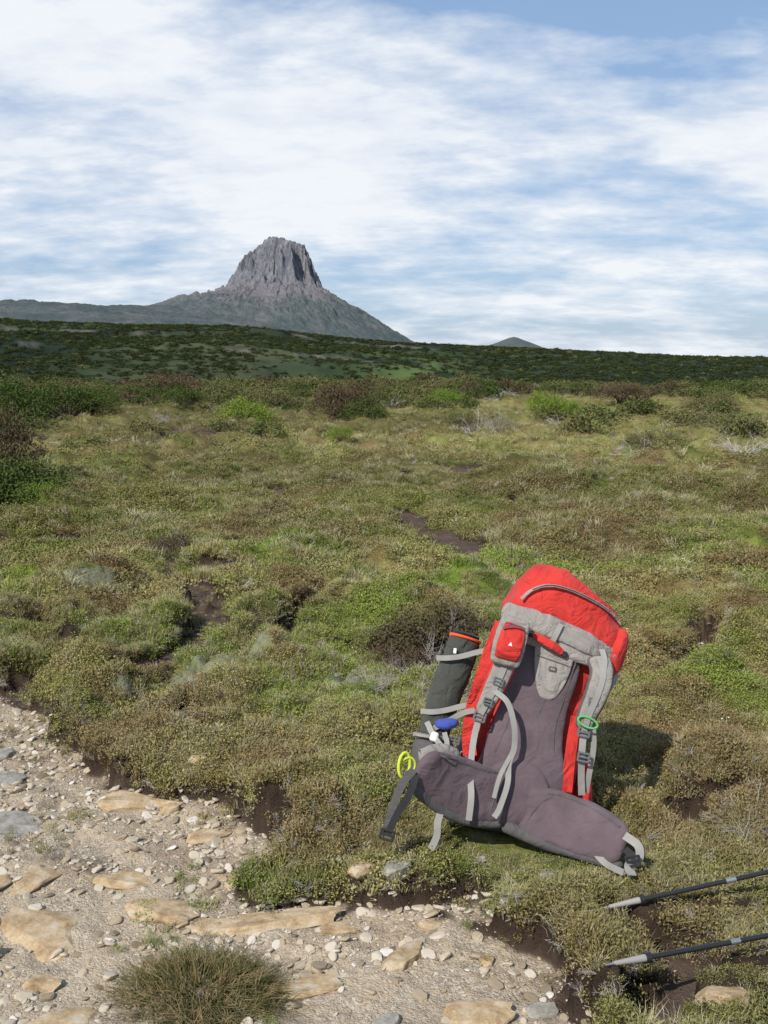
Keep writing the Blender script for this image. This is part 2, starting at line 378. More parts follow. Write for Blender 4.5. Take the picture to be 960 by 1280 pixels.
def instancer(name,P,rot,scl,idx,coll,vcol=None):
    me=bpy.data.meshes.new(name);me.vertices.add(len(P));me.vertices.foreach_set('co',np.asarray(P,np.float32).ravel())
    a=me.attributes.new('rot','FLOAT_VECTOR','POINT');a.data.foreach_set('vector',np.asarray(rot,np.float32).ravel())
    a=me.attributes.new('scl','FLOAT_VECTOR','POINT');a.data.foreach_set('vector',np.asarray(scl,np.float32).ravel())
    a=me.attributes.new('idx','INT','POINT');a.data.foreach_set('value',np.asarray(idx,np.int32))
    if vcol is not None:
        a=me.attributes.new('vcol','FLOAT_VECTOR','POINT');a.data.foreach_set('vector',np.asarray(vcol,np.float32).ravel())
    o=add(name,me);g=bpy.data.node_groups.new(name,'GeometryNodeTree')
    g.interface.new_socket('Geometry',in_out='INPUT',socket_type='NodeSocketGeometry');g.interface.new_socket('Geometry',in_out='OUTPUT',socket_type='NodeSocketGeometry')
    i=g.nodes.new('NodeGroupInput');u=g.nodes.new('NodeGroupOutput');s=g.nodes.new('GeometryNodeInstanceOnPoints')
    ci=g.nodes.new('GeometryNodeCollectionInfo');ci.inputs['Collection'].default_value=coll;ci.inputs['Separate Children'].default_value=True;ci.inputs['Reset Children'].default_value=True
    def na(n,t):
        x=g.nodes.new('GeometryNodeInputNamedAttribute');x.data_type=t;x.inputs['Name'].default_value=n
        return [q for q in x.outputs if q.enabled and q.name=='Attribute'][0]
    e=g.nodes.new('FunctionNodeEulerToRotation');l=g.links
    l.new(i.outputs[0],s.inputs['Points']);l.new(ci.outputs[0],s.inputs['Instance']);s.inputs['Pick Instance'].default_value=True
    l.new(na('idx','INT'),s.inputs['Instance Index']);l.new(na('rot','FLOAT_VECTOR'),e.inputs[0]);l.new(e.outputs[0],s.inputs['Rotation'])
    l.new(na('scl','FLOAT_VECTOR'),s.inputs['Scale']);l.new(s.outputs[0],u.inputs[0])
    md=o.modifiers.new('scatter','NODES');md.node_group=g;return o
def polar(n,r0,r1,a=.47,power=2):
    r=(rng.uniform(r0**power,r1**power,n))**(1/power);t=rng.uniform(-a,a,n);return r*np.sin(t),r*np.cos(t)
def pick(x,y):
    n=len(x);u=rng.uniform(0,1,n);f=fbm(x,y,1.4,3,91)+rng.normal(0,.05,n)
    g=f>.54;return np.where(g,np.select([u<.18,u<.27,u<.56,u<.80,u<.86,u<.945,u<.998],[3,5,4,1,7,0,6],8),np.select([u<.36,u<.66,u<.78,u<.80,u<.88,u<.95,u<.998],[0,1,2,3,4,7,6],8))
POLES=[[(.625,2.70),(1.35,2.81)],[(.545,2.29),(1.4,2.63)]]
def keepout(x,y):
    return ~((np.hypot((x-PX-.02)/.24,(y-PY-.04)/.15)<1)|(seg_d(x,y,POLES[0])<.035)|(seg_d(x,y,POLES[1])<.04))
def inview(x,y): return np.exp(-((seg_d(x,y-(-.08),POLES[1]))/.09)**2)
Ps=[];Ss=[];Is=[];Rs=[]
for n,r0,r1,s0,s1 in [(56000,1.9,6.5,.5,1.15),(30000,6.5,14,1.0,1.9),(24000,14,62,1.6,3.4)]:
    x,y=polar(n,r0,r1,.50 if r0<3 else .43,2 if r0<10 else 1.4)
    z,vg,pt,chn,li,pa,_=height(x,y,True)
    sparse=np.exp(-(((x-.78)/.28)**2+((y-2.6)/.35)**2));under=np.maximum(np.exp(-(np.hypot((x-PX-.04)/.42,(y-PY+.1)/.26)**4)),inview(x,y))
    k=(vg>.55)&(rng.uniform(0,1,n)>np.maximum(np.maximum(li*.8,pa*.85),sparse*.5))&keepout(x,y)
    x,y,z,sparse,under=x[k],y[k],z[k],sparse[k],under[k];m_=len(x);s=rng.uniform(s0,s1,m_)*(.6+.9*fbm(x,y,3,2,92))*(1-.35*sparse)*(1-.5*under)
    Ps.append(np.stack([x,y,z-.004],1));Ss.append(np.stack([s,s,s*rng.uniform(.6,1.15,m_)*(1 if r0<10 else .8)],1));Is.append(pick(x,y))
    Rs.append(np.stack([rng.normal(0,.2,m_),rng.normal(0,.2,m_),rng.uniform(0,6.28,m_)],1))
x=rng.uniform(-.05,1.05,2800);y=rng.uniform(2.75,3.35,2800);z,vg,*_=height(x,y,True);k=(vg>.6)&keepout(x,y);x,y,z=x[k],y[k],z[k];m_=len(x);s=rng.uniform(.3,.6,m_)
Ps.append(np.stack([x,y,z-.003],1));Ss.append(np.stack([s,s,s],1));Is.append(rng.choice([0,1,1,2,4,7,6],m_));Rs.append(np.stack([rng.normal(0,.3,m_),rng.normal(0,.3,m_),rng.uniform(0,6.28,m_)],1))
x,y=polar(60000,2,6.5,.5);z,vg,pt,chn,li,pa,_=height(x,y,True);e=np.maximum(pt,chn);k=(e>-.06)&(e<.002)&keepout(x,y)&(inview(x,y)<.4)
x,y,z=x[k],y[k],z[k];m_=len(x);s=rng.uniform(.5,1.1,m_)
Ps.append(np.stack([x,y,z],1));Ss.append(np.stack([s,s,s],1));Is.append(rng.choice([0,1,2,3,4,6],m_));Rs.append(np.stack([rng.normal(0,.5,m_),rng.normal(0,.5,m_),rng.uniform(0,6.28,m_)],1))
x,y=polar(12000,2,8,.5);z,vg,pt,chn,li,pa,_=height(x,y,True);k=(vg<.3)&((fbm(x,y,3.3,3,501)>.57)|((chn>0)&(pt<0)&(rng.uniform(0,1,len(x))<.4)))&keepout(x,y)
x,y,z=x[k],y[k],z[k];m_=len(x);s=rng.uniform(.3,.8,m_)
Ps.append(np.stack([x,y,z],1));Ss.append(np.stack([s,s,s],1));Is.append(rng.choice([0,1,3,4,6],m_));Rs.append(np.stack([rng.normal(0,.3,m_),rng.normal(0,.3,m_),rng.uniform(0,6.28,m_)],1))
AP=np.concatenate(Ps)
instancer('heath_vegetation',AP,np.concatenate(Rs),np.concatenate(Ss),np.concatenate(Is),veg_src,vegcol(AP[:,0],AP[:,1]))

# ------------------------------------------------------------ shrubs
def shrub(name,seed,nl,size,mat,rx=.5,rz=.5,ncl=16):
    r=np.random.default_rng(seed);cen=[];segs=[]
    for i in range(ncl):
        a=r.uniform(0,6.28);q=math.sqrt(r.uniform());e=math.sqrt(max(0,1-q*q*.85))
        c=(q*rx*math.cos(a),q*rx*math.sin(a),rz*e*r.uniform(.45,1.0));cen.append(c)
        mid=(c[0]*.45+r.normal(0,.02),c[1]*.45+r.normal(0,.02),c[2]*.5);segs+=[((0,0,-.05),mid,.012,.008),(mid,c,.008,.004)]
        for _ in range(4):
            t=np.array(c)+r.normal(0,.09,3);segs.append((c,t,.004,.0015))
    V,F,T=leaves(nl,cen,(rx*.17,rx*.17,rz*.13),size,seed,up=.6,asp=.5)
    SV,SF=sticks(segs);k=len(V)
    me=mesh_from(name,np.array(list(V)+list(SV)),[tuple(f) for f in F]+[tuple(i+k for i in f) for f in SF],[mat,MB],smooth=False,attrs={'tip':list(T)+[.5]*len(SV)})
    mi=np.zeros(len(me.polygons),np.int32);mi[len(F):]=1;me.polygons.foreach_set('material_index',mi);return me
SD=leafmat('shrub_dark',flat2((.060,.098,.024),(.11,.135,.040)));SB=leafmat('shrub_bright',flat2((.17,.28,.032),(.22,.31,.045)))
SR=leafmat('shrub_brown',flat2((.100,.080,.045),(.15,.10,.06)));SO=leafmat('shrub_olive',flat2((.13,.145,.050),(.19,.18,.075)))
def put(name,me,x,y,w,h,rz=None):
    z=float(height(np.array([x]),np.array([y]))[0])
    o=add(name,me,loc=(x,y,z-.03),rot=(0,0,random.uniform(0,6.28) if rz is None else rz),scale=(w,w,h));return o
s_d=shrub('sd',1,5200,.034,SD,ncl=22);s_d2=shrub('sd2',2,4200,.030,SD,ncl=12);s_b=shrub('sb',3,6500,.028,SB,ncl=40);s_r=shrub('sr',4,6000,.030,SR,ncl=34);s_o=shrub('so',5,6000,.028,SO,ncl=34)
tw_big=twm(31,16,.16,4,.006,flat=.6)
put('shrub',s_d,-3.95,10.9,1.15,.95);put('shrub',s_r,-4.75,12.3,1.1,1.9);put('shrub',s_d,-4.3,11.2,1.2,1.1);put('shrub',s_b,-3.6,10.7,.5,.45)
put('shrub',s_d,-8.8,24.5,1.8,1.7);put('shrub',s_o,-9.9,26.5,2.0,2.5);put('shrub',s_d,-8.3,27,1.6,1.9);put('shrub',s_d2,-7.9,27.5,1.4,1.4);put('shrub',s_b,-9.3,23.6,1.1,.9)
put('shrub',s_o,-10.1,34,2.0,1.7);put('shrub',s_d,-9.2,33,1.3,1.4);put('shrub',s_r,-8.6,41,2.4,2.0);put('shrub',s_o,-7.2,42,2.2,1.4)
put('shrub',s_b,-3.45,25.2,1.4,1.3);put('shrub',s_r,-.9,25.8,1.5,2.0);put('shrub',s_d,-.5,25.2,1.1,1.5);put('shrub',s_r,-1.35,27,1.1,1.4)
put('shrub',s_b,2.1,36,1.4,1.2);put('shrub',s_b,3.95,25.5,1.0,1.25);put('shrub',s_b,4.6,25.8,.85,1.0);put('shrub',s_o,4.3,26.3,.9,1.)
put('dead_shrub',tw_big,1.9,21.3,1.5,1.3);put('dead_shrub',tw_big,2.4,21.8,1.2,1.2,1.);put('dead_shrub',tw_big,3.9,15.6,1.3,.9,1.);put('dead_shrub',tw_big,5.6,16,1.2,.9,2.);put('dead_shrub',tw_big,7.2,22,1.4,1.2,2.)
put('shrub',s_o,4.2,15.9,.9,.6);put('shrub',s_o,6.9,21.5,1.1,.9);put('shrub',s_o,1.7,22,.9,.7);put('shrub',s_d,-5.8,30,1.4,1.2);put('shrub',s_o,9.5,30,1.6,1.2);put('shrub',s_r,7.8,34,1.8,1.4)
put('dead_shrub',tw_big,-1.78,8.2,.42,.45,.5);put('dead_shrub',tw_big,-1.55,8.1,.3,.35,2.5);put('shrub',s_r,-1.7,8.15,.38,.4)
put('dead_shrub',tw_big,.26,5.25,.5,.7,.3);put('dead_shrub',tw_big,.5,5.5,.5,.7,1.7);put('dead_shrub',tw_big,.08,4.9,.4,.55,4.);put('shrub',s_r,.28,5.5,.7,.6);put('shrub',s_r,.05,5.2,.4,.4);put('dead_shrub',tw_big,.3,4.5,.4,.45,2.)
put('shrub',s_b,-.72,17.8,.45,.5);put('shrub',s_b,-.1,4.5,.12,.16);put('dead_shrub',tw_big,-.45,6.35,.3,.3,1.);put('dead_shrub',tw_big,.15,4.2,.28,.3,1.);put('dead_shrub',tw_big,-.05,4.5,.3,.3,2.)
put('fallen_twigs',tw_big,1.18,3.15,.42,.24,.6);put('fallen_twigs',tw_big,1.4,3.05,.35,.22,2.);put('fallen_twigs',tw_big,1.05,3.3,.3,.2,4.)
low=srccol('scrubsrc',[shrub('l%d'%i,50+i,850,.065,mt,ncl=18) for i,mt in enumerate([SD,SR,SO,SD,SO])]+[twm(66,10,.17,3,.007,flat=.6)])
x,y=polar(2400,14,64,.45,2.4);k=(fbm(x,y,.12,3,95)>.46)|(np.hypot(x,y)>42);k&=~((np.abs(x/y-.06)<.09)&(np.hypot(x,y)<38)&(rng.uniform(0,1,len(x))<.75))
k&=rng.uniform(0,1,len(x))<ss(8,50,np.hypot(x,y))*.85+.14
x,y=x[k],y[k];n=len(x);z=height(x,y);s=rng.uniform(.5,1.5,n)*(.6+.4*ss(14,30,np.hypot(x,y)))
instancer('heath_scrub',np.stack([x,y,z-.04],1),np.stack([0*x,0*x,rng.uniform(0,6.28,n)],1),np.stack([s,s,s*rng.uniform(.5,1.0,n)],1),rng.choice([0,1,2,3,4,0,2,4,2,5],n),low)
FG=leafmat('forest_green',flat2((.045,.064,.022),(.07,.090,.032)));FD=leafmat('forest_dark',flat2((.032,.048,.019),(.052,.070,.026)))
far_src=srccol('forestsrc',[shrub('f%d'%i,80+i,140,.17,mt,ncl=9) for i,mt in enumerate([FD,SO,FD,FG])])
x,y=polar(30000,60,655,.48,1.7);z,_,_,_,_,_,c_=height(x,y,True)
stv=np.exp(-(((x/y)-.035)/.06)**2)*ss(200,300,np.hypot(x,y))*(1-ss(470,560,np.hypot(x,y)))
k=(c_<.3)&(fbm(x,y,.03,4,97)+rng.normal(0,.10,len(x))>.33)&(rng.uniform(0,1,len(x))>stv*.85);x,y,z=x[k],y[k],z[k];n=len(x);s=rng.uniform(1.3,4.0,n)*ss(30,260,np.hypot(x,y))+.8
u=rng.uniform(0,1,n)
instancer('distant_forest',np.stack([x,y,z-.2],1),np.stack([0*x,0*x,rng.uniform(0,6.28,n)],1),np.stack([s,s,s*rng.uniform(.35,.75,n)],1),np.where(u<.07,1,np.where(u<.45,3,np.where(u<.7,0,2))),far_src)
bl=blades(4200,.04,.14,.17,.0026,1.3,seed=77);V=np.array(bl[0]);q=np.hypot(V[:,0],V[:,1]);V[:,2]*=(1-ss(.05,.24,q)*.6)
def tcol(nt):
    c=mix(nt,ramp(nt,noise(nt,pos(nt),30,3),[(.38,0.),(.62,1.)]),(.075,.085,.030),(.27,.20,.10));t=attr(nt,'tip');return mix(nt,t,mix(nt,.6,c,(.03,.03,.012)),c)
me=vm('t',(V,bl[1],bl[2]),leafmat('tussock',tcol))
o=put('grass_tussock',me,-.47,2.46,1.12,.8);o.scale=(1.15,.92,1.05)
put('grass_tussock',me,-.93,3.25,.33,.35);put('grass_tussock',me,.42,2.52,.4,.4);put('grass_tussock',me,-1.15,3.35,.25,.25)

# ------------------------------------------------------------ stones
def stonemesh(seed,sub=3,rough=.25):
    import bmesh
    bm=bmesh.new();bmesh.ops.create_icosphere(bm,subdivisions=sub,radius=1)
    r=np.random.default_rng(seed);pl_=[(lambda v:(v/np.linalg.norm(v)))(r.normal(0,1,3)) for _ in range(9)]+[np.array((.08,.05,.99))];dd=list(r.uniform(.55,.9,9))+[.55]
    for v in bm.verts:
        p=np.array(v.co)
        for n_,d_ in zip(pl_,dd):
            t=p@n_
            if t>d_: p=p-n_*(t-d_)
        p*=1+(fbm(np.array([p[0]*2+seed]),np.array([p[1]*2+p[2]*.6]),1.2,3,seed)[0]-.5)*rough
        v.co=p
    me=bpy.data.meshes.new('stone');bm.to_mesh(me);bm.free()
    return me
def stonemat(n,a,b_,c_):
    m,nt,b=newmat(n,.9,.15);p=pos(nt)
    c=ramp(nt,noise(nt,p,16,7,.75),[(.35,a),(.52,b_),(.68,c_)]);nt.links.new(c,b.inputs['Base Color']);bump(nt,b,noise(nt,p,90,6,.75),.7,.004);return m
SO_=stonemat('ochre_stone',(.25,.165,.09),(.42,.31,.185),(.50,.44,.35));SG_=stonemat('grey_stone',(.15,.14,.12),(.29,.27,.23),(.42,.39,.34))
RK=[(-.92,3.62,.20,.075,.045,0,0),(-1.32,3.40,.18,.12,.035,1,.3),(-1.0,2.78,.20,.13,.035,0,2.6),(-.30,2.80,.22,.06,.035,0,.1),(-.66,2.86,.13,.07,.025,0,-.3),
 (-.07,2.93,.05,.035,.035,0,.4),(.04,2.90,.055,.04,.035,1,1.),(.06,2.62,.09,.06,.035,0,.8),(.30,3.0,.03,.02,.025,1,0),(.36,2.74,.035,.025,.02,1,0),
 (.80,2.24,.075,.05,.05,0,.3),(-.29,2.2,.08,.06,.03,0,.5),(.22,2.36,.11,.06,.03,0,.2),(-.13,2.76,.07,.035,.02,0,0),(-.46,3.05,.08,.045,.02,0,0),
 (-1.28,2.95,.14,.08,.03,0,.8),(-.78,3.55,.04,.025,.04,0,0),(-.9,2.5,.06,.035,.03,0,0),(.0,2.32,.06,.03,.03,1,1),(.28,2.6,.03,.025,.02,0,0),
 (-.62,3.35,.09,.045,.02,0,.4),(-1.1,3.05,.12,.07,.025,0,1.2),(-.5,2.78,.10,.04,.02,0,.3),(.4,2.4,.045,.03,.02,1,.3),(-.8,3.05,.14,.05,.025,0,-.2),(-1.5,3.8,.12,.07,.02,1,.2),
 (-.22,6.4,.08,.05,.06,1,.3),(-.38,6.6,.06,.05,.05,1,1),(.5,2.9,.035,.02,.03,1,.3),(-.8,2.35,.09,.05,.02,0,.4),(-1.2,2.6,.14,.08,.025,0,.2),(.14,2.78,.04,.02,.02,0,0),(-.2,2.5,.10,.05,.02,0,.2),(-.15,3.,.05,.03,.02,1,0),(-1.6,4.1,.08,.05,.03,1,.6),(-.7,3.75,.05,.03,.03,0,.6)]
for i,(x,y,a,b_,c_,k,r) in enumerate(RK):
    me=stonemesh(100+i,4 if a>.07 else 3,.35);me.materials.append(SG_ if k else SO_)
    z=float(height(np.array([x]),np.array([y]))[0]);add('rock',me,loc=(x,y,z+c_*.05),rot=(random.uniform(-.08,.08),random.uniform(-.08,.08),r),scale=(a,b_,c_))
GM=leafmat('pebble',lambda nt:ramp(nt,rand(nt),[(0,(.18,.14,.10)),(.3,(.34,.275,.19)),(.6,(.43,.365,.275)),(.94,(.50,.44,.36)),(1,(.60,.57,.52))]))
ms=[stonemesh(200+i,2) for i in range(5)]
for q in ms: q.materials.append(GM)
ps=srccol('pebblesrc',ms)
x,y=polar(75000,1.9,6.4,.5);pt,chn,_,_=masks(x,y);k=(pt>-.01)|((chn>.01)&(rng.uniform(0,1,len(x))<.12));k&=rng.uniform(0,1,len(x))<ss(.34,.6,fbm(x,y,2.2,4,99))*.9+.1
x,y=x[k],y[k];z=height(x,y);n=len(x);s=np.minimum(.0019*rng.uniform(.06,1,n)**-.9,.020)
instancer('gravel',np.stack([x,y,z+s*.15],1),rng.uniform(0,6.28,(n,3))*np.array([.08,.08,1]),np.stack([s*1.3,s,s*.55],1),rng.integers(0,5,n),ps)

# ------------------------------------------------------------ backpack
def cloth(n,col,wr=.3,var=.12,rough=.8,weave=900):
    m,nt,b=newmat(n,rough,.25);o=N(nt,'ShaderNodeTexCoord').outputs['Object']
    c=mix(nt,ramp(nt,noise(nt,o,9,5,.6),[(.35,0.),(.7,1.)]),tuple(v*(1-var) for v in col),tuple(min(1,v*(1+var)+.008) for v in col))
    nt.links.new(c,b.inputs['Base Color'])
    nz=N(nt,'ShaderNodeTexNoise');nz.inputs['Scale'].default_value=12;nz.inputs['Detail'].default_value=4;nz.inputs['Distortion'].default_value=1.6;nt.links.new(o,nz.inputs['Vector'])
    h=math_(nt,'ADD',nz.outputs['Fac'],math_(nt,'MULTIPLY',noise(nt,o,weave,2),.05));bump(nt,b,h,wr,.035)
    b.inputs['Sheen Weight'].default_value=.08;return m
RED=cloth('red_nylon',(.54,.030,.022),.9);GRY=cloth('grey_nylon',(.27,.245,.222),.8);MAU=cloth('mauve_padding',(.108,.078,.088),.38,.14,.9,500)
DGR=cloth('dark_grey_nylon',(.085,.078,.078),.5);OLV=cloth('olive_roll',(.050,.052,.043),.9);WEB=cloth('grey_webbing',(.26,.25,.23),.1,.1,.7,1400)
BLK=cloth('black_webbing',(.018,.018,.02),.1);ORG=cloth('orange_trim',(.75,.09,.02),.1);BLU=cloth('blue_item',(.04,.07,.30),.5)
GRN=cloth('green_cord',(.10,.42,.12),.05);LIM=cloth('lime_loop',(.50,.62,.04),.1);WHT=cloth('white_tag',(.7,.7,.68),.1);PLA,nt,b=newmat('grey_buckle',.4,.5);b.inputs['Base Color'].default_value=(.12,.12,.12,1)
pack=bpy.data.objects.new('backpack',None);sc.collection.objects.link(pack)
wt=bpy.data.textures.new('wrinkle','CLOUDS');wt.noise_scale=.09;wt.noise_depth=3
BV=[]
def cat(P,n):
    P=np.asarray(P,float);Q=np.vstack([2*P[0]-P[1],P,2*P[-1]-P[-2]]);out=[]
    for i in range(1,len(Q)-2):
        for t in np.linspace(0,1,n,endpoint=False):
            a,b_,c,d=Q[i-1],Q[i],Q[i+1],Q[i+2]
            out.append(.5*((2*b_)+(-a+c)*t+(2*a-5*b_+4*c-d)*t*t+(-a+3*b_-3*c+d)*t**3))
    out.append(Q[-2]);return np.array(out)
def frames(C,hint):
    T=np.gradient(C,axis=0);T/=np.linalg.norm(T,axis=1)[:,None]+1e-9
    H=np.tile(np.array(hint,float),(len(C),1)) if np.ndim(hint)==1 else np.asarray(hint)
    Nn=H-(H*T).sum(1)[:,None]*T;Nn/=np.linalg.norm(Nn,axis=1)[:,None]+1e-9
    return T,Nn,np.cross(T,Nn)
def pl(name,rows,mat,ex=2.6,seg=10,n=48,cap=.04,hint=(0,-1,0),bvh=False,wr=0,capend=(1,1)):
    R_=cat(rows,seg);C=R_[:,:3];hw=np.abs(R_[:,3]).copy();hd=np.abs(R_[:,4]).copy()
    s=np.concatenate([[0],np.cumsum(np.linalg.norm(np.diff(C,axis=0),axis=1))]);S=s[-1]
    u=np.unique(np.concatenate([s,cap*np.linspace(0,1,7)**2,S-cap*np.linspace(0,1,7)**2]))
    C=np.stack([np.interp(u,s,C[:,i]) for i in range(3)],1);hw=np.interp(u,s,hw);hd=np.interp(u,s,hd)
    f=np.ones(len(u))
    if capend[0]: q=np.clip(u/cap,0,1);f*=np.sqrt(np.clip(1-(1-q)**2,.0009,1))
    if capend[1]: q=np.clip((S-u)/cap,0,1);f*=np.sqrt(np.clip(1-(1-q)**2,.0009,1))
    hw2=hw-(1-f)*np.minimum(hw,cap*1.2);hd2=hd*f
    T,Nn,Sd=frames(C,hint);a=np.linspace(0,2*math.pi,n,endpoint=False)
    ca=np.sign(np.cos(a))*np.abs(np.cos(a))**(2/ex);sa=np.sign(np.sin(a))*np.abs(np.sin(a))**(2/ex)
    V=C[:,None,:]+Sd[:,None,:]*(hw2[:,None]*ca)[...,None]+Nn[:,None,:]*(hd2[:,None]*sa)[...,None]
    F=[tuple(x) for x in gridfaces(len(u),n,True)];k=len(u);F+=[tuple(range(n))[::-1],tuple(range((k-1)*n,k*n))]
    V=V.reshape(-1,3);me=mesh_from(name,V,F,[mat]);o=add(name,me,pack)
    if bvh: BV.append(BVHTree.FromPolygons([tuple(v) for v in V],F))
    if wr:
        md=o.modifiers.new('w','DISPLACE');md.texture=wt;md.strength=wr;md.mid_level=.5;md.texture_coords='LOCAL'
    return o
def rib(name,pts,w,mat,t=.0022,hint=(0,-1,0),seg=8):
    C=cat(pts,seg);T,Nn,Sd=frames(C,hint);V=[]
    for c,nn,s_ in zip(C,Nn,Sd): V+=[c-s_*w/2-nn*t/2,c+s_*w/2-nn*t/2,c+s_*w/2+nn*t/2,c-s_*w/2+nn*t/2]
    k=len(C);F=[tuple(x) for x in gridfaces(k,4,True)]+[(3,2,1,0),tuple(range(4*k-4,4*k))]
    return add(name,mesh_from(name,np.array(V),F,[mat],smooth=False),pack)
def sy(x,z,off=.006):
    y=.1
    for b_ in BV:
        h=b_.ray_cast(Vector((x,-1,z)),Vector((0,1,0)))
        if h[0] is not None: y=min(y,h[0].y)
    return y-off
def box(name,c,sx,sy_,sz,mat,rot=(0,0,0)):
    import bmesh
    bm=bmesh.new();bmesh.ops.create_cube(bm,size=1);bmesh.ops.scale(bm,vec=(sx,sy_,sz),verts=bm.verts)
    bmesh.ops.bevel(bm,geom=bm.edges[:],offset=min(sx,sy_,sz)*.3,segments=2,affect='EDGES')
    me=bpy.data.meshes.new(name);bm.to_mesh(me);bm.free();me.materials.append(mat);return add(name,me,pack,loc=c,rot=rot)
def buckle(name,x,y,z,s=1,rz=0,mat=None):
    mat=mat or PLA
    for i,dz in enumerate((-.012,0,.012)): box(name+'_bar_%d'%i,(x+dz*s*math.sin(rz),y-.004,z+dz*s*math.cos(rz)),.034*s,.008,.006*s,mat,(0,rz,0))
    for i,dx in enumerate((-.016,.016)): box(name+'_side_%d'%i,(x+dx*s*math.cos(rz),y-.003,z-dx*s*math.sin(rz)),.006*s,.009,.03*s,mat,(0,rz,0))
pl('main_body',[(0,.10,.02,.15,.08),(0,.12,.10,.175,.115),(0,.135,.25,.18,.13),(0,.14,.45,.172,.135),(.01,.14,.62,.178,.135),(.015,.14,.72,.17,.12)],RED,ex=3.2,cap=.05,bvh=True,wr=.016)
pl('bottom_panel',[(0,.10,.0,.15,.075),(0,.115,.06,.178,.112),(0,.13,.13,.187,.132)],DGR,ex=3.2,cap=.04,wr=.008)
pl('top_lid',[(.015,.12,.672,.18,.12),(.030,.115,.735,.207,.155),(.050,.11,.785,.207,.16),(.072,.118,.828,.188,.15),(.090,.13,.862,.155,.12)],RED,ex=3.2,cap=.035,bvh=True,wr=.044)
pl('lid_side_bulge',[(.195,.06,.57,.02,.06),(.214,.06,.63,.034,.08),(.226,.06,.71,.034,.09),(.228,.07,.77,.018,.08)],RED,ex=2.4,cap=.03,wr=.02)
for i,sx in enumerate((-1,1)):
    pl('side_pocket_%d'%(i+1),[(sx*.185,.13,.03,.035,.08),(sx*.205,.14,.14,.045,.09),(sx*.20,.14,.30,.02,.08)],GRY if i==0 else RED,ex=2.6,cap=.03,wr=.01)
pl('front_pocket',[(0,.27,.08,.12,.03),(0,.29,.25,.13,.045),(0,.27,.55,.12,.03)],GRY,ex=3,cap=.04,wr=.01)
pl('lid_skirt',[(-.180,-.0,.748,.030,.010),(-.09,-.038,.732,.034,.012),(.02,-.048,.712,.036,.012),(.12,-.042,.688,.034,.012),(.215,-.0,.662,.028,.010)],GRY,ex=3,cap=.02,bvh=True,wr=.016)
pl('back_padding',[(-.015,-.005,.10,.12,.022),(-.02,-.018,.20,.15,.030),(-.03,-.018,.30,.13,.030),(-.022,-.012,.42,.112,.027),(-.014,-.008,.55,.118,.026),(-.01,-.004,.665,.122,.018)],MAU,ex=3.6,cap=.03,bvh=True,wr=.014)
pl('yoke_band',[(-.165,-.012,.685,.026,.014),(-.08,-.030,.675,.030,.014),(.02,-.035,.66,.030,.014),(.10,-.030,.648,.030,.014),(.17,-.010,.635,.026,.014)],GRY,ex=3,cap=.02,bvh=True,wr=.008)
pl('yoke_centre',[(.012,-.032,.475,.022,.008),(.012,-.036,.52,.044,.009),(.012,-.036,.58,.060,.010),(.01,-.036,.65,.068,.010)],GRY,ex=4,cap=.012,bvh=True)
pl('centre_channel',[(-.045,-.041,.10,.008,.004),(-.035,-.043,.25,.008,.004),(-.01,-.036,.40,.006,.004),(.01,-.032,.49,.005,.004)],DGR,ex=3,cap=.01)
pl('lumbar_pad',[(-.02,-.048,.045,.10,.018),(-.03,-.055,.11,.125,.024),(-.04,-.050,.20,.10,.022),(-.045,-.042,.265,.06,.016)],MAU,ex=2.4,cap=.04,bvh=True)
pl('hip_belt_left',[(-.06,-.055,.125,.075,.020),(-.15,-.078,.128,.092,.024),(-.24,-.115,.142,.094,.024),(-.32,-.165,.165,.082,.022),(-.375,-.215,.190,.058,.018)],MAU,ex=2.8,cap=.035,bvh=True,wr=.014)
pl('hip_belt_right',[(-.01,-.055,.100,.075,.020),(.08,-.078,.104,.088,.026),(.16,-.110,.098,.088,.027),(.235,-.155,.086,.080,.024),(.30,-.205,.074,.064,.020)],MAU,ex=2.8,cap=.035,bvh=True,wr=.014)
pl('belt_trim_left',[(-.06,-.045,.05,.018,.024),(-.15,-.066,.038,.018,.026),(-.24,-.104,.050,.018,.026),(-.32,-.152,.085,.018,.024),(-.385,-.205,.125,.018,.020)],DGR,ex=2.4,cap=.02)
pl('belt_trim_right',[(-.06,-.045,.045,.022,.026),(.08,-.066,.018,.022,.030),(.16,-.098,.014,.02,.030),(.235,-.143,.010,.018,.028),(.305,-.195,.014,.016,.022)],DGR,ex=2.4,cap=.02)
rib('belt_seam_1',[(x,sy(x,z,.001),z) for x,z in [(-.09,.205),(-.10,.15),(-.11,.09),(-.105,.05)]],.004,DGR)
rib('belt_seam_2',[(x,sy(x,z,.001),z) for x,z in [(.10,.187),(.05,.15),(.02,.10),(.01,.05)]],.004,DGR)
rib('belt_piping_left',[(x,sy(x,z,.003),z) for x,z in [(-.09,.210),(-.15,.208),(-.24,.222),(-.31,.234),(-.345,.238)]],.006,DGR)
rib('belt_piping_right',[(x,sy(x,z,.003),z) for x,z in [(.06,.178),(.12,.180),(.19,.166),(.24,.150),(.275,.132)]],.006,DGR)
rib('padding_seam_left',[(x,sy(x,z,.001),z) for x,z in [(-.10,.64),(-.095,.5),(-.10,.38),(-.125,.27)]],.004,DGR)
rib('padding_seam_right',[(x,sy(x,z,.001),z) for x,z in [(.085,.62),(.07,.5),(.055,.38),(.075,.25)]],.004,DGR)
ls=[(-.125,-.04,.695,.034,.010),(-.145,-.085,.62,.034,.011),(-.158,-.105,.54,.033,.011),(-.178,-.10,.46,.030,.010),(-.20,-.08,.385,.022,.008)]
rs=[(.155,-.04,.655,.034,.010),(.168,-.082,.60,.034,.011),(.160,-.095,.53,.033,.011),(.145,-.085,.455,.028,.010),(.142,-.07,.40,.022,.008)]
